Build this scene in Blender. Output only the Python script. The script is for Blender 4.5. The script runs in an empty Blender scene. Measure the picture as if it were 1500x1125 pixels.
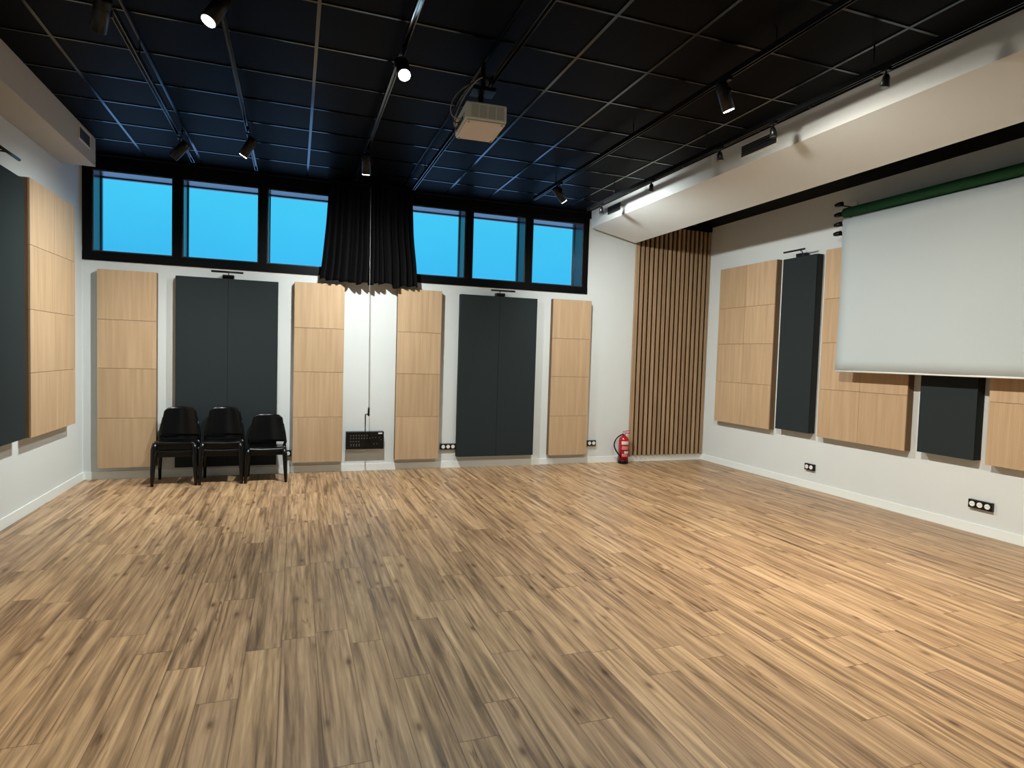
import bpy, bmesh, math, random
from mathutils import Matrix, Vector, noise as mnoise

random.seed(7)
SC = bpy.context.scene
COL = SC.collection

# ------------------------------------------------------------------ room numbers (metres)
XL, XR = -2.373, 6.437          # left / right wall
YB, YF = 8.493, -3.2            # back (window) wall / wall behind the camera
H = 3.836                       # ceiling
CAMH = 1.6306
BEAMX, BEAMX2 = 4.153, 4.92     # dropped beam, left face / right face
SOFX = -2.056                   # left soffit face

# ------------------------------------------------------------------ camera
cd = bpy.data.cameras.new('camera')
cam = bpy.data.objects.new('camera', cd)
COL.objects.link(cam)
right = Vector((0.94166, -0.33522, 0.03018))
down = Vector((0.01309, -0.05312, -0.9985))
fwd = Vector((0.33632, 0.94064, -0.04563))
M = Matrix.Identity(4)
for i in range(3):
    M[i][0], M[i][1], M[i][2] = right[i], -down[i], -fwd[i]
M.translation = (0, 0, CAMH)
cam.matrix_world = M
cd.sensor_width = 36.0
cd.lens = 36.0 * 890.575 / 1500.0
cd.clip_start = 0.05
SC.camera = cam

# ------------------------------------------------------------------ colour management
SC.view_settings.view_transform = 'Standard'
SC.view_settings.look = 'None'
SC.view_settings.gamma = 1.0
SC.view_settings.use_curve_mapping = False
SC.view_settings.exposure = 0.0

# ------------------------------------------------------------------ dusk sky outside the windows
w = bpy.data.worlds.new('sky')
SC.world = w
w.use_nodes = True
nt = w.node_tree
bg = nt.nodes['Background']
tc = nt.nodes.new('ShaderNodeTexCoord')
sp = nt.nodes.new('ShaderNodeSeparateXYZ')
nt.links.new(tc.outputs['Generated'], sp.inputs[0])
cr = nt.nodes.new('ShaderNodeValToRGB')
hz = nt.nodes.new('ShaderNodeMath')          # height above the horizon mapped to 0..1, horizon at 0.5
hz.operation = 'MULTIPLY_ADD'
hz.inputs[1].default_value = 0.5
hz.inputs[2].default_value = 0.5
nt.links.new(sp.outputs['Z'], hz.inputs[0])
ce = cr.color_ramp.elements
ce[0].position = 0.49
ce[0].color = (0.42, 0.85, 1.6, 1)           # unseen pale glow below the horizon, added to brighten the ceiling T-bars
ce[1].position = 0.505
ce[1].color = (0.035, 0.42, 0.90, 1)
e3 = ce.new(0.68)
e3.color = (0.080, 0.74, 1.0, 1)
nt.links.new(hz.outputs[0], cr.inputs[0])
cl = nt.nodes.new('ShaderNodeTexNoise')
cl.inputs['Scale'].default_value = 5.0
cl.inputs['Detail'].default_value = 3.0
nt.links.new(tc.outputs['Generated'], cl.inputs['Vector'])
mr = nt.nodes.new('ShaderNodeMapRange')
mr.inputs['To Min'].default_value = 0.9
mr.inputs['To Max'].default_value = 1.12
nt.links.new(cl.outputs[0], mr.inputs[0])
nt.links.new(cr.outputs[0], bg.inputs[0])
nt.links.new(mr.outputs[0], bg.inputs[1])

# ------------------------------------------------------------------ lamp powers (used by the spotlights further down)
WARM = (1.0, 0.87, 0.68)
NEUT = (0.96, 1.0, 0.97)
COOL = (0.55, 0.82, 1.0)


def spot_light(name, loc, aim, power, angle, blend, color, size=0.04):
    l = bpy.data.lights.new(name, 'SPOT')
    l.energy = power
    l.spot_size = math.radians(angle)
    l.spot_blend = blend
    l.color = color
    l.shadow_soft_size = size
    o = bpy.data.objects.new(name, l)
    COL.objects.link(o)
    o.location = loc
    o.rotation_euler = Vector(aim).normalized().to_track_quat('-Z', 'Y').to_euler()
    return o


# ------------------------------------------------------------------ materials
def new_mat(name):
    m = bpy.data.materials.new(name)
    m.use_nodes = True
    n = m.node_tree.nodes
    return m, m.node_tree, n['Principled BSDF']


def link(t, a, b):
    t.links.new(a, b)


def simple(name, col, rough=0.6, metal=0.0, var=0.06, scale=12.0, spec=0.5, bump=0.0, bscale=200.0):
    m, t, b = new_mat(name)
    b.inputs['Roughness'].default_value = rough
    b.inputs['Metallic'].default_value = metal
    b.inputs['Specular IOR Level'].default_value = spec
    g = t.nodes.new('ShaderNodeNewGeometry')
    nz = t.nodes.new('ShaderNodeTexNoise')
    nz.inputs['Scale'].default_value = scale
    nz.inputs['Detail'].default_value = 4
    link(t, g.outputs['Position'], nz.inputs['Vector'])
    mx = t.nodes.new('ShaderNodeMix')
    mx.data_type = 'RGBA'
    mx.inputs['A'].default_value = (*[c * (1 - var) for c in col], 1)
    mx.inputs['B'].default_value = (*[min(1, c * (1 + var)) for c in col], 1)
    link(t, nz.outputs[0], mx.inputs['Factor'])
    link(t, mx.outputs['Result'], b.inputs['Base Color'])
    if bump:
        n2 = t.nodes.new('ShaderNodeTexNoise')
        n2.inputs['Scale'].default_value = bscale
        link(t, g.outputs['Position'], n2.inputs['Vector'])
        bp = t.nodes.new('ShaderNodeBump')
        bp.inputs['Strength'].default_value = bump
        bp.inputs['Distance'].default_value = 0.002
        link(t, n2.outputs[0], bp.inputs['Height'])
        link(t, bp.outputs[0], b.inputs['Normal'])
    return m


def math_node(t, op, a, b=None, c=None):
    n = t.nodes.new('ShaderNodeMath')
    n.operation = op
    for i, v in enumerate((a, b, c)):
        if v is None:
            continue
        if isinstance(v, (int, float)):
            n.inputs[i].default_value = v
        else:
            t.links.new(v, n.inputs[i])
    return n.outputs[0]


def ramp(t, fac, stops):
    r = t.nodes.new('ShaderNodeValToRGB')
    e = r.color_ramp.elements
    while len(e) > 1:
        e.remove(e[-1])
    e[0].position = stops[0][0]
    e[0].color = (*stops[0][1], 1)
    for p, c in stops[1:]:
        k = e.new(p)
        k.color = (*c, 1)
    t.links.new(fac, r.inputs[0])
    return r.outputs[0]


def mixc(t, blend, fac, a, b):
    m = t.nodes.new('ShaderNodeMix')
    m.data_type = 'RGBA'
    m.blend_type = blend
    for s, v in (('Factor', fac), ('A', a), ('B', b)):
        if isinstance(v, (int, float)):
            m.inputs[s].default_value = v
        elif isinstance(v, tuple):
            m.inputs[s].default_value = (*v, 1)
        else:
            t.links.new(v, m.inputs[s])
    return m.outputs['Result']


def floor_material():
    m, t, b = new_mat('oak_plank_floor')
    g = t.nodes.new('ShaderNodeNewGeometry')
    s = t.nodes.new('ShaderNodeSeparateXYZ')
    link(t, g.outputs['Position'], s.inputs[0])
    X, Y = s.outputs['X'], s.outputs['Y']
    PW, PL = 0.18, 1.22
    u = math_node(t, 'DIVIDE', math_node(t, 'ADD', X, 0.05), PW)
    row = math_node(t, 'FLOOR', u)
    fu = math_node(t, 'FRACT', u)
    wn = t.nodes.new('ShaderNodeTexWhiteNoise')
    wn.noise_dimensions = '1D'
    link(t, row, wn.inputs['W'])
    v = math_node(t, 'ADD', math_node(t, 'DIVIDE', Y, PL), math_node(t, 'MULTIPLY', wn.outputs['Value'], 7.0))
    colr = math_node(t, 'FLOOR', v)
    fv = math_node(t, 'FRACT', v)
    cmb = t.nodes.new('ShaderNodeCombineXYZ')
    link(t, row, cmb.inputs[0])
    link(t, colr, cmb.inputs[1])
    wn2 = t.nodes.new('ShaderNodeTexWhiteNoise')
    wn2.noise_dimensions = '2D'
    link(t, cmb.outputs[0], wn2.inputs['Vector'])
    rid = wn2.outputs['Value']
    # grain coordinates, shifted per plank
    gc = t.nodes.new('ShaderNodeCombineXYZ')
    link(t, math_node(t, 'MULTIPLY', X, 21.0), gc.inputs[0])
    link(t, math_node(t, 'MULTIPLY', Y, 1.0), gc.inputs[1])
    link(t, math_node(t, 'MULTIPLY', rid, 40.0), gc.inputs[2])
    n1 = t.nodes.new('ShaderNodeTexNoise')
    n1.inputs['Scale'].default_value = 1.0
    n1.inputs['Detail'].default_value = 5
    n1.inputs['Roughness'].default_value = 0.6
    n1.inputs['Distortion'].default_value = 0.5
    link(t, gc.outputs[0], n1.inputs['Vector'])
    gc2 = t.nodes.new('ShaderNodeCombineXYZ')
    link(t, math_node(t, 'MULTIPLY', X, 90.0), gc2.inputs[0])
    link(t, math_node(t, 'MULTIPLY', Y, 4.0), gc2.inputs[1])
    link(t, math_node(t, 'MULTIPLY', rid, 70.0), gc2.inputs[2])
    n2 = t.nodes.new('ShaderNodeTexNoise')
    n2.inputs['Scale'].default_value = 1.0
    n2.inputs['Detail'].default_value = 3
    link(t, gc2.outputs[0], n2.inputs['Vector'])
    base = ramp(t, n1.outputs[0], [(0.27, (0.13, 0.083, 0.048)), (0.39, (0.255, 0.170, 0.100)), (0.47, (0.375, 0.260, 0.158)),
                                   (0.56, (0.47, 0.335, 0.208)), (0.70, (0.57, 0.420, 0.275))])
    tone = ramp(t, rid, [(0.0, (0.86, 0.84, 0.84)), (0.35, (0.96, 0.95, 0.95)), (0.7, (1.02, 1.01, 0.97)), (1.0, (1.1, 1.11, 1.12))])
    c = mixc(t, 'MULTIPLY', 1.0, base, tone)
    fine = ramp(t, n2.outputs[0], [(0.3, (0.84, 0.83, 0.82)), (0.65, (1.06, 1.06, 1.06))])
    c = mixc(t, 'MULTIPLY', 1.0, c, fine)
    gm = t.nodes.new('ShaderNodeCombineXYZ')
    link(t, math_node(t, 'MULTIPLY', X, 46.0), gm.inputs[0])
    link(t, math_node(t, 'MULTIPLY', Y, 1.5), gm.inputs[1])
    link(t, math_node(t, 'MULTIPLY', rid, 55.0), gm.inputs[2])
    n4 = t.nodes.new('ShaderNodeTexNoise')
    n4.inputs['Scale'].default_value = 1.0
    n4.inputs['Detail'].default_value = 4
    n4.inputs['Distortion'].default_value = 0.7
    link(t, gm.outputs[0], n4.inputs['Vector'])
    mid = ramp(t, n4.outputs[0], [(0.30, (0.62, 0.58, 0.54)), (0.45, (0.90, 0.88, 0.87)), (0.60, (1.06, 1.06, 1.05))])
    c = mixc(t, 'MULTIPLY', 1.0, c, mid)
    c = mixc(t, 'MULTIPLY', 1.0, c, (1.0, 0.93, 0.84))
    # knots
    kc = t.nodes.new('ShaderNodeCombineXYZ')
    link(t, math_node(t, 'MULTIPLY', X, 8.0), kc.inputs[0])
    link(t, math_node(t, 'MULTIPLY', Y, 3.2), kc.inputs[1])
    link(t, math_node(t, 'MULTIPLY', rid, 9.0), kc.inputs[2])
    vo = t.nodes.new('ShaderNodeTexVoronoi')
    vo.inputs['Scale'].default_value = 1.0
    link(t, kc.outputs[0], vo.inputs['Vector'])
    kn = ramp(t, vo.outputs['Distance'], [(0.0, (0.18, 0.13, 0.10)), (0.06, (0.35, 0.28, 0.23)), (0.14, (0.80, 0.77, 0.75)), (0.27, (1, 1, 1))])
    c = mixc(t, 'MULTIPLY', 0.9, c, kn)
    # long drying cracks
    cc = t.nodes.new('ShaderNodeCombineXYZ')
    link(t, math_node(t, 'MULTIPLY', X, 7.0), cc.inputs[0])
    link(t, math_node(t, 'MULTIPLY', Y, 0.7), cc.inputs[1])
    link(t, math_node(t, 'MULTIPLY', rid, 23.0), cc.inputs[2])
    n3 = t.nodes.new('ShaderNodeTexNoise')
    n3.inputs['Scale'].default_value = 1.3
    n3.inputs['Detail'].default_value = 4
    link(t, cc.outputs[0], n3.inputs['Vector'])
    d = math_node(t, 'ABSOLUTE', math_node(t, 'SUBTRACT', n3.outputs[0], 0.64))
    nm = t.nodes.new('ShaderNodeTexNoise')
    nm.inputs['Scale'].default_value = 2.3
    link(t, cc.outputs[0], nm.inputs['Vector'])
    msk = ramp(t, nm.outputs[0], [(0.5, (0, 0, 0)), (0.62, (1, 1, 1))])
    ck = ramp(t, d, [(0.0, (0.36, 0.29, 0.24)), (0.006, (0.6, 0.54, 0.48)), (0.02, (1, 1, 1))])
    c = mixc(t, 'MULTIPLY', msk, c, ck)
    # joints
    eu = math_node(t, 'MINIMUM', fu, math_node(t, 'SUBTRACT', 1.0, fu))
    ev = math_node(t, 'MULTIPLY', math_node(t, 'MINIMUM', fv, math_node(t, 'SUBTRACT', 1.0, fv)), PL / PW)
    e = math_node(t, 'MINIMUM', eu, ev)
    jn = ramp(t, e, [(0.0, (0.5, 0.46, 0.42)), (0.012, (0.68, 0.64, 0.6)), (0.022, (1, 1, 1))])
    c = mixc(t, 'MULTIPLY', 1.0, c, jn)
    link(t, c, b.inputs['Base Color'])
    b.inputs['Roughness'].default_value = 0.40
    b.inputs['Specular IOR Level'].default_value = 0.45
    bp = t.nodes.new('ShaderNodeBump')
    bp.inputs['Strength'].default_value = 0.25
    bp.inputs['Distance'].default_value = 0.002
    link(t, n2.outputs[0], bp.inputs['Height'])
    link(t, bp.outputs[0], b.inputs['Normal'])
    return m


def veneer(name, c1, c2, fine=420.0):
    """light veneer with fine vertical perforation lines"""
    m, t, b = new_mat(name)
    g = t.nodes.new('ShaderNodeNewGeometry')
    s = t.nodes.new('ShaderNodeSeparateXYZ')
    link(t, g.outputs['Position'], s.inputs[0])
    hcoord = math_node(t, 'ADD', s.outputs['X'], s.outputs['Y'])
    oi = t.nodes.new('ShaderNodeObjectInfo')
    gc = t.nodes.new('ShaderNodeCombineXYZ')
    link(t, math_node(t, 'MULTIPLY', hcoord, 26.0), gc.inputs[0])
    link(t, math_node(t, 'MULTIPLY', s.outputs['Z'], 1.1), gc.inputs[1])
    link(t, math_node(t, 'MULTIPLY', oi.outputs['Random'], 30.0), gc.inputs[2])
    n = t.nodes.new('ShaderNodeTexNoise')
    n.inputs['Scale'].default_value = 1.0
    n.inputs['Detail'].default_value = 5
    link(t, gc.outputs[0], n.inputs['Vector'])
    c = ramp(t, n.outputs[0], [(0.3, c1), (0.7, c2)])
    tone = ramp(t, oi.outputs['Random'], [(0, (0.93, 0.92, 0.9)), (1, (1.05, 1.05, 1.06))])
    c = mixc(t, 'MULTIPLY', 1.0, c, tone)
    st = math_node(t, 'SINE', math_node(t, 'MULTIPLY', hcoord, fine))
    ln = ramp(t, math_node(t, 'ADD', math_node(t, 'MULTIPLY', st, 0.5), 0.5), [(0.0, (0.82, 0.80, 0.78)), (0.35, (1, 1, 1))])
    c = mixc(t, 'MULTIPLY', 0.8, c, ln)
    link(t, c, b.inputs['Base Color'])
    b.inputs['Roughness'].default_value = 0.6
    b.inputs['Specular IOR Level'].default_value = 0.25
    return m


def emis(name, col, strength):
    m, t, b = new_mat(name)
    b.inputs['Base Color'].default_value = (*col, 1)
    b.inputs['Emission Color'].default_value = (*col, 1)
    b.inputs['Emission Strength'].default_value = strength
    return m


def glass_material():
    m, t, b = new_mat('window_glass')
    t.nodes.remove(b)
    out = t.nodes['Material Output']
    tr = t.nodes.new('ShaderNodeBsdfTransparent')
    tr.inputs[0].default_value = (0.97, 0.98, 0.98, 1)
    gl = t.nodes.new('ShaderNodeBsdfGlossy')
    gl.inputs['Roughness'].default_value = 0.03
    lw = t.nodes.new('ShaderNodeLayerWeight')
    lw.inputs['Blend'].default_value = 0.12
    mx = t.nodes.new('ShaderNodeMixShader')
    link(t, lw.outputs['Fresnel'], mx.inputs[0])
    link(t, tr.outputs[0], mx.inputs[1])
    link(t, gl.outputs[0], mx.inputs[2])
    link(t, mx.outputs[0], out.inputs[0])
    return m


MT = dict(
    floor=floor_material(),
    wall=simple('white_wall_paint', (0.63, 0.665, 0.66), 0.75, var=0.02, scale=4, bump=0.15, bscale=300),
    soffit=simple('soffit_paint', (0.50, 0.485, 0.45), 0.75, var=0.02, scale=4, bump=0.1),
    cream=simple('cream_bulkhead_paint', (0.62, 0.53, 0.44), 0.75, var=0.02, scale=4, bump=0.1),
    skirting=simple('white_skirting_gloss', (0.76, 0.81, 0.80), 0.4, var=0.01),
    tile=simple('black_ceiling_tile', (0.0012, 0.0012, 0.0014), 0.5, var=0.3, scale=60, spec=0.03),
    tbar=simple('dark_ceiling_tbar', (0.028, 0.034, 0.04), 0.17, 0.95, var=0.1),
    black=simple('black_paint', (0.0016, 0.0016, 0.0022), 0.5, var=0.15, spec=0.12),
    blackm=simple('black_powder_metal', (0.004, 0.004, 0.0045), 0.35, 0.0, var=0.1, spec=0.3),
    rail=simple('black_track_metal', (0.02, 0.022, 0.025), 0.2, 0.6, var=0.1),
    reveal=simple('dark_window_reveal', (0.03, 0.04, 0.05), 0.25, var=0.1),
    glass=glass_material(),
    wood=veneer('light_oak_veneer', (0.435, 0.30, 0.178), (0.53, 0.375, 0.232)),
    wside=simple('brown_panel_edge', (0.16, 0.09, 0.04), 0.7, var=0.1),
    slat=veneer('slat_wood', (0.31, 0.205, 0.118), (0.42, 0.285, 0.165), 60.0),
    felt=simple('black_felt', (0.018, 0.008, 0.006), 0.95, spec=0.1, var=0.2),
    gfab=simple('charcoal_fabric', (0.023, 0.030, 0.032), 0.95, var=0.12, scale=300, spec=0.1, bump=0.3, bscale=900),
    gside=simple('charcoal_fabric_edge', (0.03, 0.035, 0.036), 0.95, var=0.1, scale=300, spec=0.1),
    drape=simple('black_drape_cloth', (0.0028, 0.0028, 0.0032), 0.8, var=0.25, scale=30, spec=0.08),
    plastic=simple('black_chair_plastic', (0.002, 0.0022, 0.0024), 0.25, var=0.1, spec=0.3),
    white=simple('white_plastic', (0.78, 0.79, 0.76), 0.4, var=0.02),
    projw=simple('white_projector_shell', (0.80, 0.84, 0.78), 0.45, var=0.02),
    projb=simple('pale_projector_base', (0.58, 0.52, 0.46), 0.6, var=0.05, scale=30),
    vent=simple('grey_vent_louvre', (0.42, 0.45, 0.42), 0.6, var=0.05),
    paper=simple('white_backdrop_paper', (0.43, 0.485, 0.50), 0.85, var=0.015, scale=2),
    green=simple('green_backdrop_roll', (0.008, 0.10, 0.035), 0.7, var=0.25, scale=9),
    red=simple('red_extinguisher_paint', (0.40, 0.005, 0.011), 0.25, var=0.05),
    label=simple('white_label', (0.62, 0.58, 0.56), 0.6, var=0.02),
    pink=simple('pink_label', (0.55, 0.16, 0.17), 0.6, var=0.05),
    chrome=simple('steel', (0.5, 0.5, 0.5), 0.3, 0.9),
    cord=simple('grey_rod_paint', (0.26, 0.26, 0.25), 0.5, var=0.02),
    hole=simple('socket_hole_dark', (0.02, 0.02, 0.02), 0.6),
    wire=simple('grey_cable', (0.35, 0.33, 0.33), 0.5),
    lens=emis('lit_lamp_lens', (1.0, 0.96, 0.86), 40.0),
    lensoff=simple('dull_lamp_lens', (0.08, 0.08, 0.08), 0.15, var=0.05),
    dot=simple('grey_connector_ring', (0.12, 0.12, 0.12), 0.4, 0.4),
)


# ------------------------------------------------------------------ geometry helpers
def bx(bm, x0, x1, y0, y1, z0, z1, mi=0, bev=0.0):
    vs = [bm.verts.new((x, y, z)) for x in (x0, x1) for y in (y0, y1) for z in (z0, z1)]
    q = [(0, 1, 3, 2), (4, 6, 7, 5), (0, 4, 5, 1), (2, 3, 7, 6), (0, 2, 6, 4), (1, 5, 7, 3)]
    fs = []
    for f in q:
        fc = bm.faces.new([vs[i] for i in f])
        fc.material_index = mi
        fs.append(fc)
    if bev:
        es = {e for f in fs for e in f.edges}
        r = bmesh.ops.bevel(bm, geom=list(es), offset=bev, segments=2, profile=0.5, affect='EDGES')
        for f in r['faces']:
            f.material_index = mi
    return vs


def tube(bm, pts, r, seg=8, mi=0, cap=True, smooth=True):
    """swept tube through pts; r a number or a list"""
    pts = [Vector(p) for p in pts]
    rs = r if isinstance(r, (list, tuple)) else [r] * len(pts)
    rings = []
    prev = None
    for i, p in enumerate(pts):
        if i == 0:
            d = pts[1] - p
        elif i == len(pts) - 1:
            d = p - pts[i - 1]
        else:
            d = (pts[i + 1] - pts[i - 1])
        d.normalize()
        if prev is None:
            a = Vector((0, 0, 1)) if abs(d.z) < 0.9 else Vector((1, 0, 0))
            n = d.cross(a).normalized()
        else:
            n = (prev - d * prev.dot(d)).normalized()
        prev = n
        b = d.cross(n)
        rings.append([bm.verts.new(p + (n * math.cos(2 * math.pi * k / seg) + b * math.sin(2 * math.pi * k / seg)) * rs[i]) for k in range(seg)])
    for a, b in zip(rings, rings[1:]):
        for k in range(seg):
            f = bm.faces.new((a[k], a[(k + 1) % seg], b[(k + 1) % seg], b[k]))
            f.material_index = mi
            f.smooth = smooth
    if cap:
        for rg in (rings[0][::-1], rings[-1]):
            f = bm.faces.new(rg)
            f.material_index = mi
    return rings


def obj(name, bm, mats, parent=None, loc=None, rot=None, bevel=0.0):
    me = bpy.data.meshes.new(name)
    bmesh.ops.recalc_face_normals(bm, faces=bm.faces)
    bm.to_mesh(me)
    bm.free()
    for m in (mats if isinstance(mats, (list, tuple)) else [mats]):
        me.materials.append(MT[m])
    o = bpy.data.objects.new(name, me)
    COL.objects.link(o)
    if parent:
        o.parent = parent
    if loc is not None:
        o.location = loc
    if rot is not None:
        o.rotation_euler = rot
    if bevel:
        md = o.modifiers.new('bevel', 'BEVEL')
        md.width = bevel
        md.segments = 2
        md.limit_method = 'ANGLE'
    return o


def box(name, x0, x1, y0, y1, z0, z1, mat, parent=None, bev=0.0):
    bm = bmesh.new()
    bx(bm, x0, x1, y0, y1, z0, z1, 0, bev)
    return obj(name, bm, mat, parent)


def thing(name, label, cat, loc=(0, 0, 0), rotz=0.0, group=None):
    o = bpy.data.objects.new(name, None)
    o.empty_display_size = 0.1
    COL.objects.link(o)
    o.location = loc
    o.rotation_euler = (0, 0, rotz)
    o['label'] = label
    o['category'] = cat
    if group:
        o['group'] = group
    return o


def tag(o, label, cat, group=None):
    o['label'] = label
    o['category'] = cat
    if group:
        o['group'] = group
    return o


def struct(o, label):
    o['kind'] = 'structure'
    o['label'] = label
    return o


def dup(root, loc, rotz, label):
    r = root.copy()
    COL.objects.link(r)
    r.location = loc
    r.rotation_euler = (0, 0, rotz)
    r['label'] = label
    for ch in list(root.children):
        c = ch.copy()
        COL.objects.link(c)
        c.parent = r
        for g in list(ch.children):
            d = g.copy()
            COL.objects.link(d)
            d.parent = c
    return r


# ------------------------------------------------------------------ room shell
struct(box('floor', XL - 0.2, XR + 0.2, YF - 0.2, YB + 0.2, -0.1, 0, 'floor'), 'oak plank floor running towards the windows')
struct(box('wall_left', XL - 0.2, XL, YF, YB + 0.45, 0, H + 0.2, 'wall'), 'white painted left wall')
struct(box('wall_right', XR, XR + 0.2, YF, YB + 0.45, 0, H + 0.2, 'wall'), 'white painted right wall')
struct(box('wall_front', XL - 0.2, XR + 0.2, YF - 0.2, YF, 0, H + 0.2, 'wall'), 'white wall behind the viewer')

WZ0, WZ1 = 2.725, 3.675
WINS = [(-2.27, -1.43), (-1.325, -0.462), (-0.356, 0.49), (0.59, 1.34), (1.44, 2.262), (2.37, 3.181), (3.29, 4.12)]
WD = 0.30
bm = bmesh.new()
bx(bm, XL, XR, YB, YB + 0.4, 0, WZ0)
bx(bm, XL, XR, YB, YB + 0.4, WZ1, H)
edges = [XL] + [v for w_ in WINS for v in w_] + [XR]
for a, b in zip(edges[0::2], edges[1::2]):
    bx(bm, a, b, YB, YB + 0.4, WZ0, WZ1)
struct(obj('wall_back', bm, 'wall'), 'white back wall with the high row of windows')

# black flat surround of the window band
bm = bmesh.new()
T = 0.012
bx(bm, XL, 4.215, YB - T, YB, 2.616, WZ0 - 0.002)
bx(bm, XL, 4.215, YB - T, YB, WZ1 + 0.002, 3.765)
ed = [XL] + [v for w_ in WINS for v in w_] + [4.215]
for a, b in zip(ed[0::2], ed[1::2]):
    bx(bm, a + 0.002, b - 0.002, YB - T, YB, WZ0 - 0.002, WZ1 + 0.002)
struct(obj('trim_1', bm, 'black'), 'black surround of the high window band')
bm = bmesh.new()
bx(bm, XL, XR, YB - 0.06, YB, 3.765, H)
struct(obj('trim_2', bm, 'black'), 'black edge strip between ceiling and window wall')

for i, (a, b) in enumerate(WINS):
    bm = bmesh.new()
    t_ = 0.012
    y0, y1 = YB - 0.002, YB + WD + 0.06
    bx(bm, a, a + t_, y0, y1, WZ0, WZ1)
    bx(bm, b - t_, b, y0, y1, WZ0, WZ1)
    bx(bm, a + t_, b - t_, y0, y1, WZ0, WZ0 + t_)
    bx(bm, a + t_, b - t_, y0, y1, WZ1 - t_, WZ1)
    # sash
    s_ = 0.012
    ys0, ys1 = YB + WD - 0.02, YB + WD + 0.03
    bx(bm, a + t_, a + t_ + s_, ys0, ys1, WZ0 + t_, WZ1 - t_)
    bx(bm, b - t_ - s_, b - t_, ys0, ys1, WZ0 + t_, WZ1 - t_)
    bx(bm, a + t_ + s_, b - t_ - s_, ys0, ys1, WZ0 + t_, WZ0 + t_ + s_)
    bx(bm, a + t_ + s_, b - t_ - s_, ys0, ys1, WZ1 - t_ - s_, WZ1 - t_)
    wo = struct(obj('window_%d' % (i + 1), bm, 'reveal'), 'square high window with deep dark reveal')
    box('pane', a + t_ + s_, b - t_ - s_, YB + WD, YB + WD + 0.008, WZ0 + t_ + s_, WZ1 - t_ - s_, 'glass', wo)

# suspended ceiling: black tiles and T-bars
bm = bmesh.new()
bx(bm, XL - 0.2, XR + 0.2, YF - 0.2, YB + 0.4, H, H + 0.2, 0)
X0g, Y0g, TB = -1.6844, 8.363, 0.012
k = -1
xs = [X0g + 0.6 * k for k in range(-1, 14)]
ys = [Y0g - 0.6 * k for k in range(0, 20)]
for x in xs:
    if XL < x < BEAMX:
        bx(bm, x - TB, x + TB, YF, YB - 0.06, H - 0.006, H, 1)
xe = [XL] + [x for x in xs if XL < x < BEAMX] + [BEAMX]
for y in ys:
    if y > YF:
        for p, q in zip(xe, xe[1:]):
            bx(bm, p + TB, q - TB, y - TB * 0.8, y + TB * 0.8, H - 0.006, H, 1)
struct(obj('ceiling', bm, ['tile', 'tbar']), 'black suspended tile ceiling with square grid')

# left soffit and right beam
struct(box('trim_3', XL, SOFX, YF, 7.805, 3.535, H, 'soffit', None, 0.004), 'boxed soffit along the left wall')
bm = bmesh.new()
prof_ = [(BEAMX, H), (BEAMX, 3.590), (BEAMX2, 3.430), (BEAMX2, H)]
ra = [bm.verts.new((x, YF, z)) for x, z in prof_]
rb = [bm.verts.new((x, 8.30, z)) for x, z in prof_]
for i in range(4):
    bm.faces.new((ra[i], ra[(i + 1) % 4], rb[(i + 1) % 4], rb[i]))
bm.faces.new(ra)
bm.faces.new(rb[::-1])
struct(obj('trim_4', bm, 'wall'), 'white boxed beam with sloping underside')

# baseboards
BH, BT = 0.095, 0.012
struct(box('baseboard_back', XL, XR, YB - BT, YB, 0, BH, 'skirting'), 'white baseboard')
struct(box('baseboard_left', XL, XL + BT, YF, YB - BT, 0, BH, 'skirting'), 'white baseboard')
struct(box('baseboard_right', XR - BT, XR, YF, YB - BT, 0, BH, 'skirting'), 'white baseboard')


# ------------------------------------------------------------------ acoustic wall panels
def panel(name, label, cat, group, wall, a0, a1, z0, zs, cols, depth, mat, side):
    """wall 'b','l','r'; a0..a1 horizontal extent; zs list of seam heights"""
    root = thing(name, label, cat, group=group)
    cx = (a0 + a1) / 2

    def place(p, q, r, s, u, v):     # horizontal p..q, distance from wall r..s
        if wall == 'b':
            return (p, q, YB - s, YB - r, u, v)
        if wall == 'l':
            return (XL + r, XL + s, p, q, u, v)
        return (XR - s, XR - r, p, q, u, v)
    z1 = zs[-1]
    root.location = {'b': (cx, YB, z0), 'l': (XL, cx, z0), 'r': (XR, cx, z0)}[wall]
    L = root.location
    tt = 0.016

    def add(nm, c, mt, bev=0.0):
        bm = bmesh.new()
        bx(bm, c[0] - L[0], c[1] - L[0], c[2] - L[1], c[3] - L[1], c[4] - L[2], c[5] - L[2], 0, bev)
        return obj(nm, bm, mt, root)
    i_ = 0.002
    add('panel_body', place(a0 + i_, a1 - i_, 0.002, depth - tt, z0 + i_, z1 - i_), side)
    allz = [z0] + list(zs)
    for c in range(cols):
        p = a0 + (a1 - a0) * c / cols
        q = a0 + (a1 - a0) * (c + 1) / cols
        for u, v in zip(allz, allz[1:]):
            g = 0.0018
            add('panel_face', place(p + g, q - g, depth - tt, depth, u + g, v - g), mat, 0.001)
    return root


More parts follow.
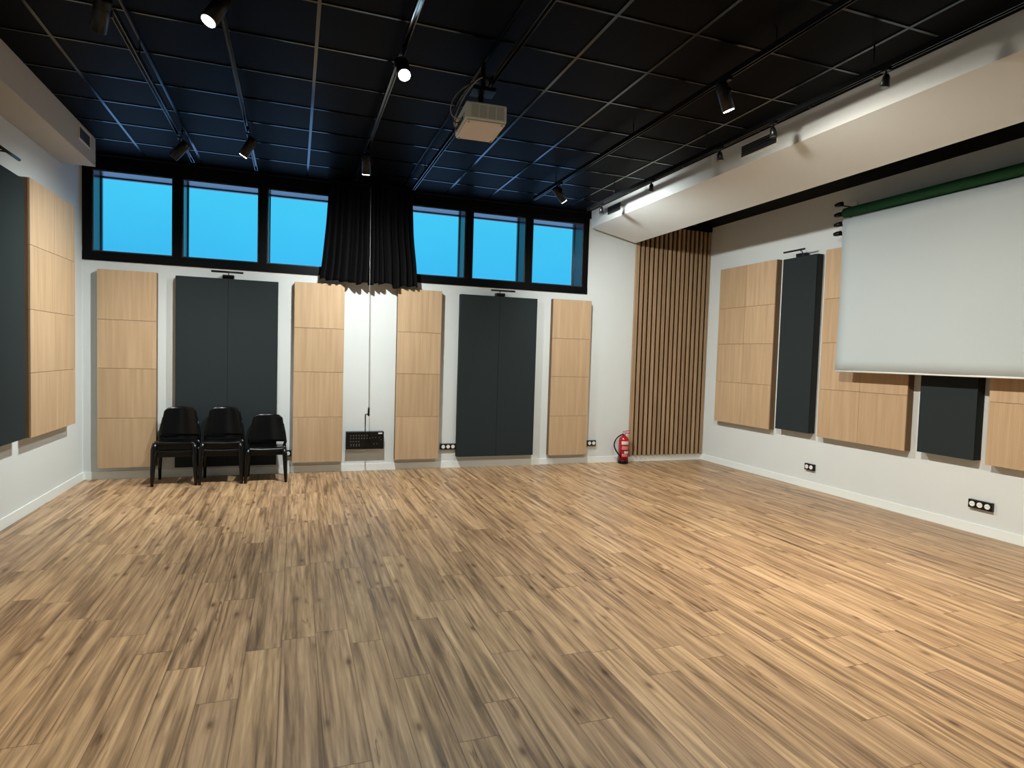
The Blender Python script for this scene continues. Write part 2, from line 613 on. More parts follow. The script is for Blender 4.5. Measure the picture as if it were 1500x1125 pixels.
GW = 'light wood acoustic panels on the back wall'
zb = [0.75, 1.345, 1.92, 2.51]
panel('wood_acoustic_panel', 'narrow light wood acoustic panel at the left corner of the window wall', 'wall panel', GW, 'b', -2.20, -1.585, 0.15, zb, 1, 0.10, 'wood', 'wside')
panel('wood_acoustic_panel', 'narrow light wood acoustic panel between the chairs and the black wall box', 'wall panel', GW, 'b', -0.02, 0.61, 0.15, zb, 1, 0.10, 'wood', 'wside')
panel('wood_acoustic_panel', 'narrow light wood acoustic panel just right of the black wall box', 'wall panel', GW, 'b', 1.31, 1.925, 0.15, zb, 1, 0.10, 'wood', 'wside')
panel('wood_acoustic_panel', 'narrow light wood acoustic panel nearest the fire extinguisher', 'wall panel', GW, 'b', 3.62, 4.255, 0.15, zb, 1, 0.10, 'wood', 'wside')
GD = 'charcoal acoustic panels'
panel('fabric_acoustic_panel', 'wide charcoal fabric panel on the back wall behind the chairs', 'wall panel', GD, 'b', -1.384, -0.215, 0.13, [2.49], 2, 0.10, 'gfab', 'gside')
panel('fabric_acoustic_panel', 'wide charcoal fabric panel on the back wall standing clear of the chairs', 'wall panel', GD, 'b', 2.195, 3.365, 0.165, [2.49], 2, 0.10, 'gfab', 'gside')
zr = [1.33, 1.92, 2.475, 3.10]
GR = 'light wood acoustic panels on the right wall'
panel('wood_acoustic_panel', 'wide light wood panel on the right wall nearest the slatted corner', 'wall panel', GR, 'r', 6.86, 8.055, 0.70, zr, 2, 0.10, 'wood', 'wside')
panel('wood_acoustic_panel', 'wide light wood panel half hidden by the left edge of the white backdrop', 'wall panel', GR, 'r', 4.82, 6.02, 0.715, zr, 2, 0.10, 'wood', 'wside')
panel('wood_acoustic_panel', 'light wood panel cut by the right edge of the picture under the backdrop', 'wall panel', GR, 'r', 2.79, 3.985, 0.715, zr, 2, 0.10, 'wood', 'wside')
panel('fabric_acoustic_panel', 'tall narrow charcoal panel on the right wall with a lamp above', 'wall panel', GD, 'r', 6.145, 6.73, 0.735, [3.075], 1, 0.11, 'gfab', 'gside')
panel('fabric_acoustic_panel', 'charcoal panel on the right wall showing only below the white backdrop', 'wall panel', GD, 'r', 4.085, 4.67, 0.735, [3.075], 1, 0.11, 'gfab', 'gside')
panel('wood_acoustic_panel', 'light wood panel on the left wall beside the corner', 'wall panel', None, 'l', 6.70, 7.90, 0.745, [1.345, 1.925, 2.51, 3.11], 2, 0.10, 'wood', 'wside')
panel('fabric_acoustic_panel', 'charcoal panel on the left wall cut by the picture edge', 'wall panel', GD, 'l', 5.40, 6.58, 0.76, [3.06], 2, 0.10, 'gfab', 'gside')

# slatted wood cladding in the right corner
sl = thing('slat_wall_panel', 'tall brown slatted wood panel in the right corner', 'wall panel', (5.72, YB, 0.10))
bm = bmesh.new()
bx(bm, 5.045 - 5.72, XR - 5.72, -0.014, 0, 0, 3.66)
obj('backing', bm, 'felt', sl)
bm = bmesh.new()
bx(bm, 5.035 - 5.72, 5.095 - 5.72, -0.05, -0.014, 0, 3.66, 0, 0.002)
obj('edge_board', bm, 'slat', sl)
me0 = None
NS = 16
for i in range(NS):
    x = 5.155 + i * (6.405 - 5.155) / (NS - 1) - 5.72
    if me0 is None:
        bm = bmesh.new()
        bx(bm, -0.021, 0.021, -0.05, -0.014, 0, 3.66, 0, 0.002)
        s0 = obj('slat', bm, 'slat', sl)
        me0 = s0
        s0.location = (x, 0, 0)
    else:
        c = me0.copy()
        COL.objects.link(c)
        c.parent = sl
        c.location = (x, 0, 0)


# ------------------------------------------------------------------ lamps above the charcoal panels
def wall_lamp(label, wall, a, z):
    """bar lamp: block on the panel top, bent arm, horizontal bar"""
    root = thing('picture_lamp', label, 'wall lamp', group='black bar lamps above the charcoal panels')
    rot = {'b': 0, 'l': math.pi / 2, 'r': -math.pi / 2}[wall]
    root.location = {'b': (a, YB, z), 'l': (XL, a, z), 'r': (XR, a, z)}[wall]
    root.rotation_euler = (0, 0, rot)
    bm = bmesh.new()
    bx(bm, -0.065, 0.065, -0.10, 0, 0, 0.045, 0, 0.003)
    obj('mount', bm, 'blackm', root)
    bm = bmesh.new()
    tube(bm, [(0, -0.05, 0.04), (0, -0.06, 0.07), (0, -0.10, 0.085), (0, -0.19, 0.075)], 0.006)
    obj('arm', bm, 'blackm', root)
    bm = bmesh.new()
    tube(bm, [(-0.18, -0.20, 0.068), (0.18, -0.20, 0.068)], 0.0125, 12)
    obj('lamp_bar', bm, 'blackm', root)
    return root


wall_lamp('black bar lamp above the charcoal panel behind the chairs', 'b', -0.80, 2.492)
wall_lamp('black bar lamp above the free-standing charcoal panel of the back wall', 'b', 2.79, 2.492)
wall_lamp('black bar lamp above the charcoal panel of the right wall', 'r', 6.45, 3.077)
wall_lamp('black bar lamp above the charcoal panel of the left wall', 'l', 6.02, 3.062)


# ------------------------------------------------------------------ sockets
def socket(label, wall, a, z, n, right_dir=1):
    root = thing('wall_socket', label, 'socket', group='black framed wall sockets')
    rot = {'b': 0, 'l': math.pi / 2, 'r': -math.pi / 2}[wall]
    root.location = {'b': (a, YB, z), 'r': (XR, a, z)}[wall]
    root.rotation_euler = (0, 0, rot)
    W = 0.071
    bm = bmesh.new()
    bx(bm, -W * n / 2 - 0.005, W * n / 2 + 0.005, -0.035, 0, -0.042, 0.042, 0, 0.003)
    obj('cover_plate', bm, 'blackm', root)
    for i in range(n):
        cx = (i - (n - 1) / 2) * W
        bm = bmesh.new()
        tube(bm, [(cx, -0.034, 0), (cx, -0.040, 0)], 0.026, 20, 0)
        so = obj('outlet', bm, 'white', root)
        bm = bmesh.new()
        for dx in (-0.0095, 0.0095):
            tube(bm, [(cx + dx, -0.0395, 0), (cx + dx, -0.0412, 0)], 0.003, 8)
        obj('pin_holes', bm, 'hole', so)
    return root


socket('black framed socket just right of the rightmost chair', 'b', -0.075, 0.265, 1)
socket('triple wall socket between a wood panel and a charcoal panel', 'b', 2.08, 0.308, 3)
socket('double wall socket on the back wall near the fire extinguisher', 'b', 4.372, 0.314, 2)
socket('double wall socket low on the right wall', 'r', 6.175, 0.29, 2)
socket('triple wall socket low on the right wall nearest the viewer', 'r', 4.047, 0.297, 3)

# ------------------------------------------------------------------ black connection box and crank rod
cb = thing('connection_box', 'black wall box with rows of connectors', 'connection box', (0.908, YB, 0.31))
bm = bmesh.new()
bx(bm, -0.251, 0.251, -0.10, 0, 0, 0.235, 0, 0.004)
obj('housing', bm, 'blackm', cb)
for r_, (z, n, rad) in enumerate([(0.185, 7, 0.009), (0.148, 8, 0.009), (0.105, 4, 0.009)]):
    for i in range(n):
        x = -0.19 + i * 0.036
        bm = bmesh.new()
        tube(bm, [(x, -0.099, z), (x, -0.106, z)], rad, 14)
        obj('connector', bm, 'dot', cb)
for i in range(4):
    x = -0.185 + i * 0.036
    bm = bmesh.new()
    bx(bm, x - 0.006, x + 0.006, -0.106, -0.099, 0.04, 0.075)
    obj('connector', bm, 'dot', cb)
for (x, z) in [(0.19, 0.155), (0.215, 0.125), (0.10, 0.155), (0.14, 0.155), (0.12, 0.07), (0.16, 0.07)]:
    bm = bmesh.new()
    tube(bm, [(x, -0.099, z), (x, -0.104, z)], 0.007, 12)
    obj('connector', bm, 'dot', cb)
bm = bmesh.new()
bx(bm, 0.175, 0.228, -0.1025, -0.0995, 0.205, 0.222)
obj('name_sticker', bm, 'white', cb)

rod = thing('crank_rod', 'thin pale rod with black grip hanging in front of the drape', 'crank rod', (0.915, 8.17, 3.765))
bm = bmesh.new()
tube(bm, [(-0.02, 0, 0.0), (-0.01, 0, -1.2), (0.008, 0, -2.87)], 0.0032, 8)
obj('rod', bm, 'cord', rod)
bm = bmesh.new()
tube(bm, [(0.008, 0, -2.87), (0.007, 0, -2.98)], 0.0135, 10)
obj('grip', bm, 'blackm', rod)
bm = bmesh.new()
tube(bm, [(0.007, 0, -2.965), (-0.012, 0, -2.955), (-0.033, 0, -2.962)], 0.007, 8)
obj('crank_arm', bm, 'blackm', rod)
bm = bmesh.new()
tube(bm, [(-0.033, 0, -2.955), (-0.033, 0, -3.02), (-0.031, 0, -3.20)], [0.009, 0.008, 0.006], 8)
obj('crank_handle', bm, 'blackm', rod)
bm = bmesh.new()
bx(bm, -0.045, 0.005, -0.03, 0.03, 0.0, 0.071)
obj('gearbox', bm, 'black', rod)

# ------------------------------------------------------------------ gathered black drape on its rail
crail = thing('curtain_rail', 'black curtain rail under the ceiling above the drape', 'curtain rail', (0, 8.33, H))
bm = bmesh.new()
bx(bm, XL, 4.14, -0.012, 0.012, -0.03, 0, 0)
obj('rail', bm, 'black', crail)

bm = bmesh.new()
NU, NV = 240, 36
grid = []
for j in range(NV + 1):
    v = j / NV
    row = []
    wl = 0.385 + (0.285 - 0.385) * (v ** 1.4)
    wr = 1.465 + (1.56 - 1.465) * (v ** 1.2)
    for i in range(NU + 1):
        u = i / NU
        ph = u * 2 * math.pi * 15 + 1.6 * math.sin(u * 13.0) + 1.5 * mnoise.noise(Vector((u * 5, 0, 2))) * 2.0 + 0.7 * math.sin(u * 31 + 1.0)
        amp = 0.030 + 0.022 * v + 0.014 * mnoise.noise(Vector((u * 9, v * 1.5, 3)))
        x = wl + (wr - wl) * u + 0.012 * v * math.cos(ph + 1.1) + 0.02 * mnoise.noise(Vector((u * 7, v * 2, 8)))
        y = 8.335 + amp * math.sin(ph) * (0.55 + 0.45 * v) + 0.02 * mnoise.noise(Vector((u * 4, v * 2, 1.5)))
        hem = 2.545 - 0.018 * u + 0.045 * mnoise.noise(Vector((u * 7, 0, 5))) + 0.012 * math.sin(ph * 0.5)
        z = 3.806 + (hem - 3.806) * v
        row.append(bm.verts.new((x, y, z)))
    grid.append(row)
for j in range(NV):
    for i in range(NU):
        f = bm.faces.new((grid[j][i], grid[j][i + 1], grid[j + 1][i + 1], grid[j + 1][i]))
        f.smooth = True
dr = obj('window_drape', bm, 'drape')
md = dr.modifiers.new('thickness', 'SOLIDIFY')
md.thickness = 0.004
tag(dr, 'black gathered drape hanging over the middle of the window row', 'curtain')


# ------------------------------------------------------------------ stacking chairs
def make_chair(label):
    """one-piece black chair, front towards -Y, origin on the floor under the seat centre"""
    root = thing('stacking_chair', label, 'chair', group='black stacking chairs')
    # seat: slightly dished slab
    bm = bmesh.new()
    nu, nv = 12, 10
    top = []
    for j in range(nv + 1):
        v = j / nv
        y = -0.215 + 0.42 * v
        r = []
        for i in range(nu + 1):
            u = i / nu * 2 - 1
            half = 0.212 - 0.02 * v
            x = u * half
            z = 0.435 - 0.018 * (1 - u * u) * math.sin(math.pi * min(1, v + 0.1)) - 0.02 * v
            if v < 0.12:
                z -= 0.022 * ((0.12 - v) / 0.12) ** 2
            r.append(bm.verts.new((x, y, z)))
        top.append(r)
    for j in range(nv):
        for i in range(nu):
            f = bm.faces.new((top[j][i], top[j][i + 1], top[j + 1][i + 1], top[j + 1][i]))
            f.smooth = True
    s = obj('seat', bm, 'plastic', root)
    m_ = s.modifiers.new('t', 'SOLIDIFY')
    m_.thickness = 0.022
    m_.offset = -1
    # backrest: curved shell, narrower at the top with rounded corners
    bm = bmesh.new()
    nu, nv = 16, 12
    g = []
    for j in range(nv + 1):
        v = j / nv
        z = 0.452 + 0.353 * v
        half = 0.218 - 0.048 * v
        if v > 0.85:
            half -= 0.035 * ((v - 0.85) / 0.15) ** 2.2
        r = []
        for i in range(nu + 1):
            u = i / nu * 2 - 1
            x = u * half
            y = 0.180 + 0.055 * v - 0.045 * (u * u)
            zz = z - (0.012 * u * u if v > 0.9 else 0)
            r.append(bm.verts.new((x, y, zz)))
        g.append(r)
    for j in range(nv):
        for i in range(nu):
            f = bm.faces.new((g[j][i], g[j][i + 1], g[j + 1][i + 1], g[j + 1][i]))
            f.smooth = True
    b = obj('backrest', bm, 'plastic', root)
    m_ = b.modifiers.new('t', 'SOLIDIFY')
    m_.thickness = 0.012
    # uprights joining back and seat, legs
    for sx in (-1, 1):
        bm = bmesh.new()
        tube(bm, [(sx * 0.200, 0.15, 0.405), (sx * 0.214, 0.165, 0.45), (sx * 0.203, 0.165, 0.56), (sx * 0.184, 0.182, 0.68)],
             [0.020, 0.019, 0.015, 0.009], 10)
        obj('back_upright', bm, 'plastic', root)
        bm = bmesh.new()
        tube(bm, [(sx * 0.196, -0.185, 0.412), (sx * 0.214, -0.198, 0.34), (sx * 0.224, -0.206, 0.10), (sx * 0.228, -0.208, 0.0)],
             [0.031, 0.030, 0.022, 0.016], 10)
        obj('leg', bm, 'plastic', root)
        bm = bmesh.new()
        tube(bm, [(sx * 0.196, 0.15, 0.40), (sx * 0.212, 0.165, 0.32), (sx * 0.222, 0.195, 0.10), (sx * 0.226, 0.215, 0.0)],
             [0.027, 0.025, 0.019, 0.015], 10)
        obj('leg', bm, 'plastic', root)
    bm = bmesh.new()
    bx(bm, -0.19, 0.19, -0.19, -0.17, 0.335, 0.410, 0, 0.004)
    obj('front_apron', bm, 'plastic', root)
    bm = bmesh.new()
    bx(bm, -0.19, 0.19, 0.135, 0.155, 0.345, 0.395, 0, 0.004)
    obj('rear_apron', bm, 'plastic', root)
    return root


c0 = make_chair('black chair, lower of the leftmost stacked pair')
c0.location = (-1.310, 8.135, 0)
dup(c0, (-1.310, 8.130, 0.088), 0, 'black chair on top of the leftmost stacked pair')
dup(c0, (-0.815, 8.125, 0), 0, 'black chair, lower of the middle stacked pair')
dup(c0, (-0.815, 8.120, 0.088), 0, 'black chair on top of the middle stacked pair')
dup(c0, (-0.318, 8.120, 0), 0, 'single low black chair at the right end of the chair row')

# ------------------------------------------------------------------ fire extinguisher
fe = thing('fire_extinguisher', 'red fire extinguisher standing in front of the slatted corner', 'fire extinguisher', (4.885, 8.36, 0))
bm = bmesh.new()
R_ = 0.078
prof = [(0.0, 0.05), (R_, 0.05), (R_, 0.36), (R_ * 0.95, 0.385), (R_ * 0.72, 0.415), (0.03, 0.43), (0.024, 0.45), (0.0, 0.45)]


def lathe(bm, prof, seg=32, mi=0, cx=0, cy=0):
    rings = []
    for r, z in prof:
        if r == 0:
            rings.append([bm.verts.new((cx, cy, z))])
        else:
            rings.append([bm.verts.new((cx + r * math.cos(2 * math.pi * k / seg), cy + r * math.sin(2 * math.pi * k / seg), z)) for k in range(seg)])
    for a, b in zip(rings, rings[1:]):
        for k in range(seg):
            if len(a) == 1:
                f = bm.faces.new((a[0], b[k], b[(k + 1) % seg]))
            elif len(b) == 1:
                f = bm.faces.new((a[k], a[(k + 1) % seg], b[0]))
            else:
                f = bm.faces.new((a[k], a[(k + 1) % seg], b[(k + 1) % seg], b[k]))
            f.material_index = mi
            f.smooth = True


lathe(bm, prof)
obj('cylinder_body', bm, 'red', fe)
bm = bmesh.new()
lathe(bm, [(0, 0), (R_ + 0.004, 0), (R_ + 0.004, 0.052), (R_ - 0.004, 0.06), (0, 0.06)])
obj('base_ring', bm, 'blackm', fe)
bm = bmesh.new()
lathe(bm, [(0, 0.445), (0.022, 0.445), (0.022, 0.475), (0.012, 0.485), (0, 0.485)])
obj('valve', bm, 'chrome', fe)
bm = bmesh.new()
bx(bm, -0.012, 0.012, -0.09, 0.02, 0.475, 0.487, 0, 0.002)
obj('carry_handle', bm, 'red', fe, rot=(0, 0, 0.9))
bm = bmesh.new()
bx(bm, -0.011, 0.011, -0.10, 0.02, 0.0, 0.011, 0, 0.002)
obj('squeeze_lever', bm, 'red', fe, loc=(0, 0, 0.497), rot=(-0.22, 0, 0.9))
bm = bmesh.new()
pts = []
for k in range(17):
    t_ = k / 16
    # arc from valve out to the left, then down to the body side
    x = -0.02 - 0.135 * math.sin(math.pi * min(1, t_ * 1.08)) ** 0.8 - 0.055 * t_
    z = 0.462 - 0.37 * t_ ** 1.25
    pts.append((x, -0.015 - 0.02 * t_, z))
tube(bm, pts, 0.0105, 10)
obj('hose', bm, 'blackm', fe)


def curved_label(z0, z1, a0, a1, mat, name):
    bm = bmesh.new()
    n = 12
    rr = R_ + 0.0012
    lo, hi = [], []
    for k in range(n + 1):
        a = math.radians(a0 + (a1 - a0) * k / n)
        lo.append(bm.verts.new((rr * math.sin(a), -rr * math.cos(a), z0)))
        hi.append(bm.verts.new((rr * math.sin(a), -rr * math.cos(a), z1)))
    for k in range(n):
        bm.faces.new((lo[k], lo[k + 1], hi[k + 1], hi[k]))
    o = obj(name, bm, mat, fe)
    m_ = o.modifiers.new('t', 'SOLIDIFY')
    m_.thickness = 0.0008
    return o


curved_label(0.305, 0.355, -55, 40, 'label', 'top_label')
curved_label(0.225, 0.28, -50, 35, 'pink', 'middle_label')
curved_label(0.165, 0.20, -20, 40, 'label', 'lower_label')
curved_label(0.115, 0.16, -48, 20, 'pink', 'bottom_label')

# ------------------------------------------------------------------ vents
def vent(label, side, y0, y1, z0, z1):
    fx = SOFX if side == 'l' else BEAMX
    sgn = 1 if side == 'l' else -1
    root = thing('vent_grille', label, 'vent', (fx, (y0 + y1) / 2, (z0 + z1) / 2), group='air vents in the soffit and beam')
    hy, hz = (y1 - y0) / 2, (z1 - z0) / 2
    def xx(a, b):
        a, b = sgn * a, sgn * b
        return min(a, b), max(a, b)
    bm = bmesh.new()
    x0, x1 = xx(0, 0.004)
    bx(bm, x0, x1, -hy + 0.006, hy - 0.006, -hz + 0.006, hz - 0.006)
    obj('dark_back', bm, 'hole', root)
    bm = bmesh.new()
    x0, x1 = xx(0, 0.012)
    bx(bm, x0, x1, -hy, -hy + 0.012, -hz, hz)
    bx(bm, x0, x1, hy - 0.012, hy, -hz, hz)
    bx(bm, x0, x1, -hy + 0.012, hy - 0.012, -hz, -hz + 0.012)
    bx(bm, x0, x1, -hy + 0.012, hy - 0.012, hz - 0.012, hz)
    obj('vent_frame', bm, 'white', root)
    n = 4
    for i in range(n):
        z = -hz + 0.012 + (i + 0.7) * (2 * hz - 0.024) / (n + 0.4)
        bm = bmesh.new()
        x0, x1 = xx(0.003, 0.010)
        bx(bm, x0, x1, -hy + 0.012, hy - 0.012, z - 0.0022, z + 0.0022)
        obj('louvre', bm, 'dot', root)
    return root


vent('small dark air vent at the far end of the left soffit', 'l', 7.24, 7.60, 3.66, 3.80)
vent('dark slatted air vent midway along the right beam', 'r', 4.55, 5.05, 3.655, 3.79)
vent('small air vent at the window end of the right beam', 'r', 7.40, 7.80, 3.655, 3.79)


# ------------------------------------------------------------------ lighting tracks
def track(label, x, z, y0, y1, wid=0.034):
    root = thing('lighting_track', label, 'lighting track', (x, 0, z), group='black ceiling lighting tracks')
    bm = bmesh.new()
    h = wid / 2
    # channel open at the bottom
    bx(bm, -h, h, y0, y1, 0.012, 0.030)
    bx(bm, -h, -h + 0.006, y0, y1, -0.012, 0.012)
    bx(bm, h - 0.006, h, y0, y1, -0.012, 0.012)
    obj('rail', bm, 'rail', root)
    bm = bmesh.new()
    bx(bm, -h - 0.002, h + 0.002, y1, y1 + 0.012, -0.013, 0.031, 0, 0.002)
    obj('end_cap', bm, 'blackm', root)
    y = y1 - 0.7
    while y > y0:
        bm = bmesh.new()
        tube(bm, [(0, y, 0.03), (0, y, H - z)], 0.005, 8)
        bx(bm, -0.012, 0.012, y - 0.02, y + 0.02, 0.0301, 0.038)
        obj('hanger', bm, 'blackm', root)
        y -= 1.8
    return root


TZ = 3.716
track('leftmost black lighting track, nearest the left soffit', -1.112, TZ, YF + 0.3, 7.78)
track('black lighting track second from the left', -0.455, TZ, YF + 0.3, 7.80)
track('black lighting track running towards the drape', 0.672, TZ, YF + 0.3, 7.70)
track('black lighting track passing above the white projector', 1.390, TZ, YF + 0.3, 7.81)
track('black lighting track between the projector and the beam', 2.955, TZ, YF + 0.3, 7.60)
track('black lighting track close beside the white beam', 3.700, 3.636, YF + 0.3, 7.50)


# ------------------------------------------------------------------ spotlights on the tracks
def spotlight(label, x, y, tz, aim, on=None, big=True, off=(0, 0), drop=None):
    """adapter on the track, yoke arm, cylindrical head aimed along aim; on = (power, angle, blend, colour)"""
    grp = 'large black track spotlights' if big else 'small black track spotlights by the beam'
    root = thing('track_spotlight', label, 'spotlight', (x, y, tz - 0.012), group=grp)
    a = Vector(aim).normalized()
    L, R = (0.20, 0.045) if big else (0.085, 0.028)
    drop = drop if drop is not None else (0.12 if big else 0.075)
    ctr = Vector((off[0], off[1], -drop))
    bm = bmesh.new()
    bx(bm, -0.016, 0.016, -0.06 if big else -0.03, 0.06 if big else 0.03, -0.016, 0.0, 0, 0.002)
    obj('track_adapter', bm, 'blackm', root)
    bm = bmesh.new()
    if big:
        side = a.cross(Vector((0, 0, 1)))
        if side.length < 0.1:
            side = Vector((1, 0, 0))
        side.normalize()
        tube(bm, [(0, 0, -0.014), (0, 0, -0.04), ctr + side * 0.054 + Vector((0, 0, 0.045)), ctr + side * 0.054], 0.008, 8)
    else:
        tube(bm, [(0, 0, -0.014), ctr - a * 0.01], 0.006, 8)
    obj('arm', bm, 'blackm', root)
    bm = bmesh.new()
    c = ctr
    back, front = c - a * L * 0.5, c + a * L * 0.5
    if big:
        tube(bm, [back, back + a * 0.012, front - a * 0.001], [R * 0.9, R, R], 28)
    else:
        tube(bm, [back, back + a * 0.02, front], [R * 0.45, R * 0.8, R * 1.08], 20)
    # cooling ring lines
    for k in (0.2, 0.26, 0.32) if big else ():
        p = back + a * (L * k)
        tube(bm, [p, p + a * 0.004], R * 1.03, 28)
    obj('lamp_head', bm, 'blackm', root)
    bm = bmesh.new()
    tube(bm, [front, front + a * 0.002], R * 0.86, 28)
    obj('lens', bm, 'lens' if on else 'lensoff', root)
    if on:
        pw, ang, bl, colr = on
        wp = Vector((x, y, tz - 0.012)) + front + a * 0.012
        lo = spot_light('lamp_light', wp, a, pw, ang, bl, colr)
    return root


# back row, near the windows
spotlight('dark spotlight on the leftmost track near the window wall', -1.112, 6.95, TZ, (-0.75, 0.1, -0.9))
spotlight('black spotlight on the second track from the left, near the window wall', -0.455, 6.55, TZ, (-1.3, 0.5, -2.2), (470, 118, 1.0, NEUT))
spotlight('spotlight on the drape track aimed at the window wall', 0.672, 6.6, TZ, (0.12, 1.15, -2.6), (500, 150, 1.0, NEUT))
spotlight('spotlight near the windows aimed at the right wall', 2.955, 6.78, TZ, (3.0, 0.4, -3.2), (440, 155, 1.0, NEUT))
# front row
spotlight('dark spotlight on the leftmost track at the top of the picture', -1.112, 4.33, TZ, (-0.4, 0.8, -0.9))
spotlight('small bright tilted spotlight at the upper left of the ceiling', -0.455, 4.00, TZ, (-0.45, -0.3, -1.0), (300, 100, 1.0, WARM))
spotlight('brightest spotlight, glaring at the viewer near the projector', 0.672, 4.30, TZ, (0.0, -1.4, -1.5), (260, 165, 1.0, COOL))
spotlight('large black spotlight hanging before the beam, left of the mid beam vent', 2.955, 3.80, TZ, (0.45, 0.0, -1.0), (680, 172, 1.0, (1.0, 0.93, 0.82)))
# out of view: added to light the foreground, inferred from the floor's brightness
spotlight('unseen track spotlight added behind the viewer on the leftmost track', -1.112, 1.2, TZ, (-0.35, 0.3, -0.9), (120, 95, 1.0, WARM))
spotlight('unseen track spotlight added behind the viewer on the track near the beam', 2.955, 1.4, TZ, (0.25, 0.25, -1.0), (380, 105, 1.0, WARM))
# small heads beside the beam
for (y, lab, aim) in [(3.10, 'small black spotlight on the beam track nearest the viewer', (-0.05, 0.1, -1)),
                      (4.12, 'small black spotlight on the beam track beside the slatted vent', (0.1, -0.1, -1)),
                      (4.79, 'small black spotlight on the beam track just beyond the slatted vent', (0.1, -0.1, -1)),
                      (5.95, 'small black spotlight on the far half of the beam track', (0.0, 0.15, -1)),
                      (7.12, 'small black spotlight on the beam track by the window corner', (0.1, 0.1, -1))]:
    spotlight(lab, 3.700, y, 3.636, aim, None, False)

# ------------------------------------------------------------------ projector under the fourth track
pj = thing('ceiling_projector', 'white projector hanging from the ceiling on a black mount', 'projector', (1.345, 4.69, 3.386), math.radians(-3))
bm = bmesh.new()
PX, PY, PH = 0.158, 0.212, 0.142
bx(bm, -PX, PX, -PY, PY, 0.010, PH, 0, 0.012)
obj('shell', bm, 'projw', pj)
bm = bmesh.new()
bx(bm, -PX + 0.006, PX - 0.006, -PY + 0.006, PY - 0.006, 0.0, 0.0105, 0, 0.004)
bp_ = obj('base_plate', bm, 'projb', pj)
for i in range(4):
    x0 = -0.118 + i * 0.066
    bm = bmesh.new()
    for k in range(11):
        z = 0.030 + k * 0.0085
        bx(bm, x0, x0 + 0.056, -PY - 0.0015, -PY + 0.002, z, z + 0.004)
    obj('vent_louvres', bm, 'vent', pj)
bm = bmesh.new()
tube(bm, [(PX - 0.01, 0.12, 0.055), (PX + 0.022, 0.12, 0.055)], 0.038, 24)
lo_ = obj('lens_barrel', bm, 'blackm', pj)
bm = bmesh.new()
tube(bm, [(PX + 0.022, 0.12, 0.055), (PX + 0.0235, 0.12, 0.055)], 0.03, 24)
obj('lens_glass', bm, 'lensoff', lo_)
for (sx, sy) in ((-0.13, -0.18), (0.13, -0.18), (-0.13, 0.18), (0.13, 0.18)):
    bm = bmesh.new()
    tube(bm, [(sx, sy, 0.001), (sx, sy, -0.008)], 0.009, 12)
    obj('foot', bm, 'vent', pj)
bm = bmesh.new()
bx(bm, -PX - 0.003, -PX + 0.002, -0.15, 0.15, 0.02, 0.075)
cpn = obj('connector_panel', bm, 'vent', pj)
for k in range(6):
    bm = bmesh.new()
    y = -0.12 + k * 0.045
    bx(bm, -PX - 0.012, -PX - 0.003, y, y + 0.025, 0.03, 0.05)
    obj('port', bm, 'blackm', cpn)
bm = bmesh.new()
bx(bm, -0.07, 0.07, -0.08, 0.08, PH - 0.001, PH + 0.015, 0, 0.003)
tube(bm, [(0, 0, PH + 0.01), (0, 0, 0.285)], 0.022, 16)
for (sx, sy) in ((-0.1, -0.12), (0.1, -0.12), (-0.1, 0.12), (0.1, 0.12)):
    tube(bm, [(sx * 0.5, sy * 0.5, PH + 0.012), (sx, sy, PH + 0.01)], 0.007, 8)
bx(bm, -0.09, 0.09, -0.13, 0.02, 0.27, 0.30, 0, 0.003)
tube(bm, [(0, -0.06, 0.29), (0, -0.06, 0.449)], 0.018, 12)
obj('ceiling_mount', bm, 'blackm', pj)

for k, (dy, bulge, mat, lab) in enumerate([(-0.10, 0.17, 'wire', 'pale cable looping from the left of the projector to the ceiling'),
                                           (-0.02, 0.13, 'blackm', 'black cable looping from the left of the projector'),
                                           (0.06, 0.09, 'wire', 'short grey cable tucked beside the projector')]):
    bm = bmesh.new()
    P0 = Vector((1.345 - PX - 0.012, 4.69 + dy, 3.426))
    P3 = Vector((1.30, 4.60 - 0.05 * k, 3.72))
    P1 = P0 + Vector((-bulge, -0.02, -0.06))
    P2 = P3 + Vector((-bulge * 1.3, 0.02, -0.05))
    pts = []
    for i in range(17):
        t_ = i / 16
        pts.append(P0 * (1 - t_) ** 3 + P1 * 3 * t_ * (1 - t_) ** 2 + P2 * 3 * t_ * t_ * (1 - t_) + P3 * t_ ** 3)
    tube(bm, pts, 0.0045, 8)
    tag(obj('projector_cable', bm, mat), lab, 'cable', 'cables beside the projector')

# ------------------------------------------------------------------ backdrop rollers on the right wall
SX = 6.137
SY0, SY1 = 2.885, 5.605
gr = thing('green_backdrop_roll', 'long green paper roll above the white backdrop', 'backdrop roll', (6.185, 0, 3.462))
bm = bmesh.new()
tube(bm, [(0, SY0 - 0.03, 0), (0, SY1 + 0.02, 0)], 0.058, 32)
obj('paper_roll', bm, 'green', gr)
bm = bmesh.new()
tube(bm, [(0, SY0 - 0.06, 0), (0, SY1 + 0.075, 0)], 0.022, 16)
obj('core_tube', bm, 'blackm', gr)

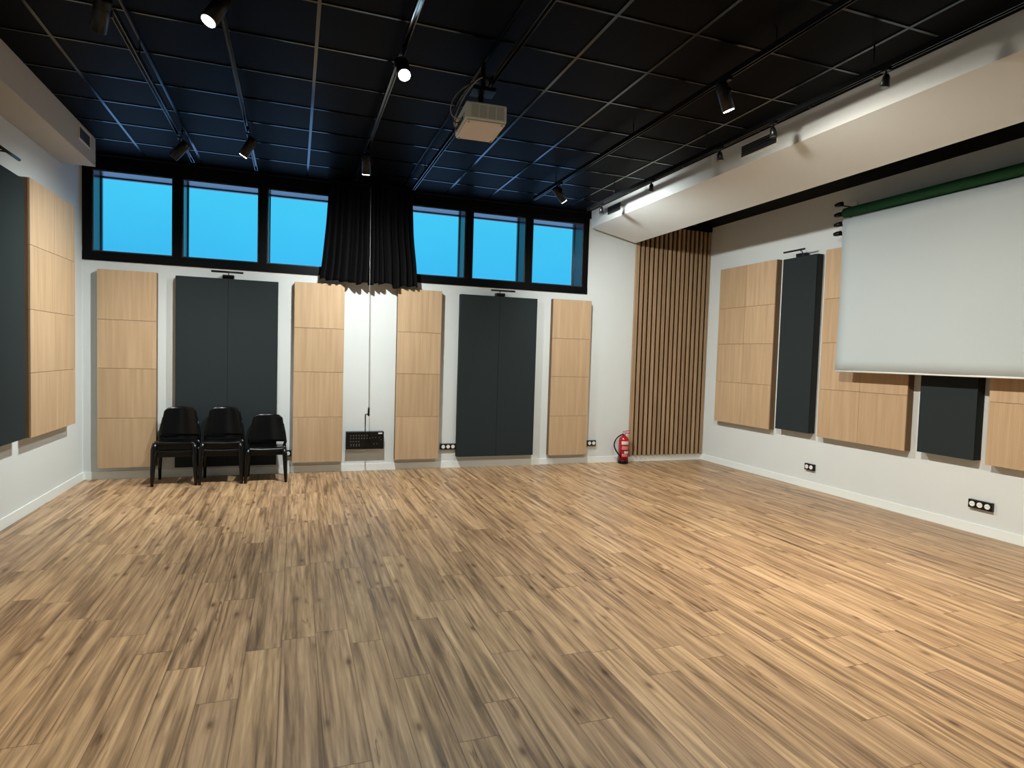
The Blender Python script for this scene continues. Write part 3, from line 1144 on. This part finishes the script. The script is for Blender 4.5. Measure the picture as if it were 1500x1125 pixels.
bd = thing('white_backdrop', 'large white paper backdrop hanging on the right wall', 'backdrop', (0, 0, 0))
bm = bmesh.new()
n = 14
rows = []
for j in range(n + 1):
    v = j / n
    z = 3.372 - (3.372 - 1.575) * v
    rows.append([bm.verts.new((SX + 0.004 * math.sin(v * 5 + i * 0.6) * v, SY0 + (SY1 - SY0) * i / 20 - (0.012 * math.sin(v * math.pi) if i == 20 else 0), z)) for i in range(21)])
for a, b in zip(rows, rows[1:]):
    for i in range(20):
        f = bm.faces.new((a[i], a[i + 1], b[i + 1], b[i]))
        f.smooth = True
sh = obj('sheet', bm, 'paper', bd)
m_ = sh.modifiers.new('t', 'SOLIDIFY')
m_.thickness = 0.003
bm = bmesh.new()
tube(bm, [(6.185, SY0 - 0.03, 3.345), (6.185, SY1 + 0.01, 3.345)], 0.048, 28)
obj('paper_roll', bm, 'paper', bd)
bm = bmesh.new()
tube(bm, [(6.185, SY0 - 0.06, 3.345), (6.185, SY1 + 0.075, 3.345)], 0.02, 16)
obj('core_tube', bm, 'blackm', bd)
bm = bmesh.new()
tube(bm, [(SX + 0.001, SY0, 1.572), (SX + 0.001, SY1 - 0.005, 1.572)], 0.010, 12)
obj('bottom_bar', bm, 'white', bd)

for yy, lab in ((SY1 + 0.10, 'black four-hook roller bracket at the left end of the backdrop'), (SY0 - 0.128, 'black roller bracket at the right end of the backdrop')):
    br = thing('roller_bracket', lab, 'bracket', (XR, yy, 3.40), group='brackets carrying the backdrop rolls')
    bm = bmesh.new()
    bx(bm, -0.012, 0, -0.03, 0.03, -0.20, 0.24, 0, 0.002)
    obj('wall_plate', bm, 'white', br)
    for dz in (0.185, 0.062, -0.055, -0.165):
        bm = bmesh.new()
        x1 = -0.252
        bx(bm, x1, 0, -0.006, 0.006, dz - 0.018, dz - 0.006)
        obj('bracket_arm', bm, 'blackm', br)
        bm = bmesh.new()
        tube(bm, [(x1, -0.03, dz), (x1, 0.035, dz)], 0.028, 14)
        tube(bm, [(x1, 0.0351, dz), (x1, 0.062, dz)], 0.021, 14)
        obj('roller_hook', bm, 'blackm', br)
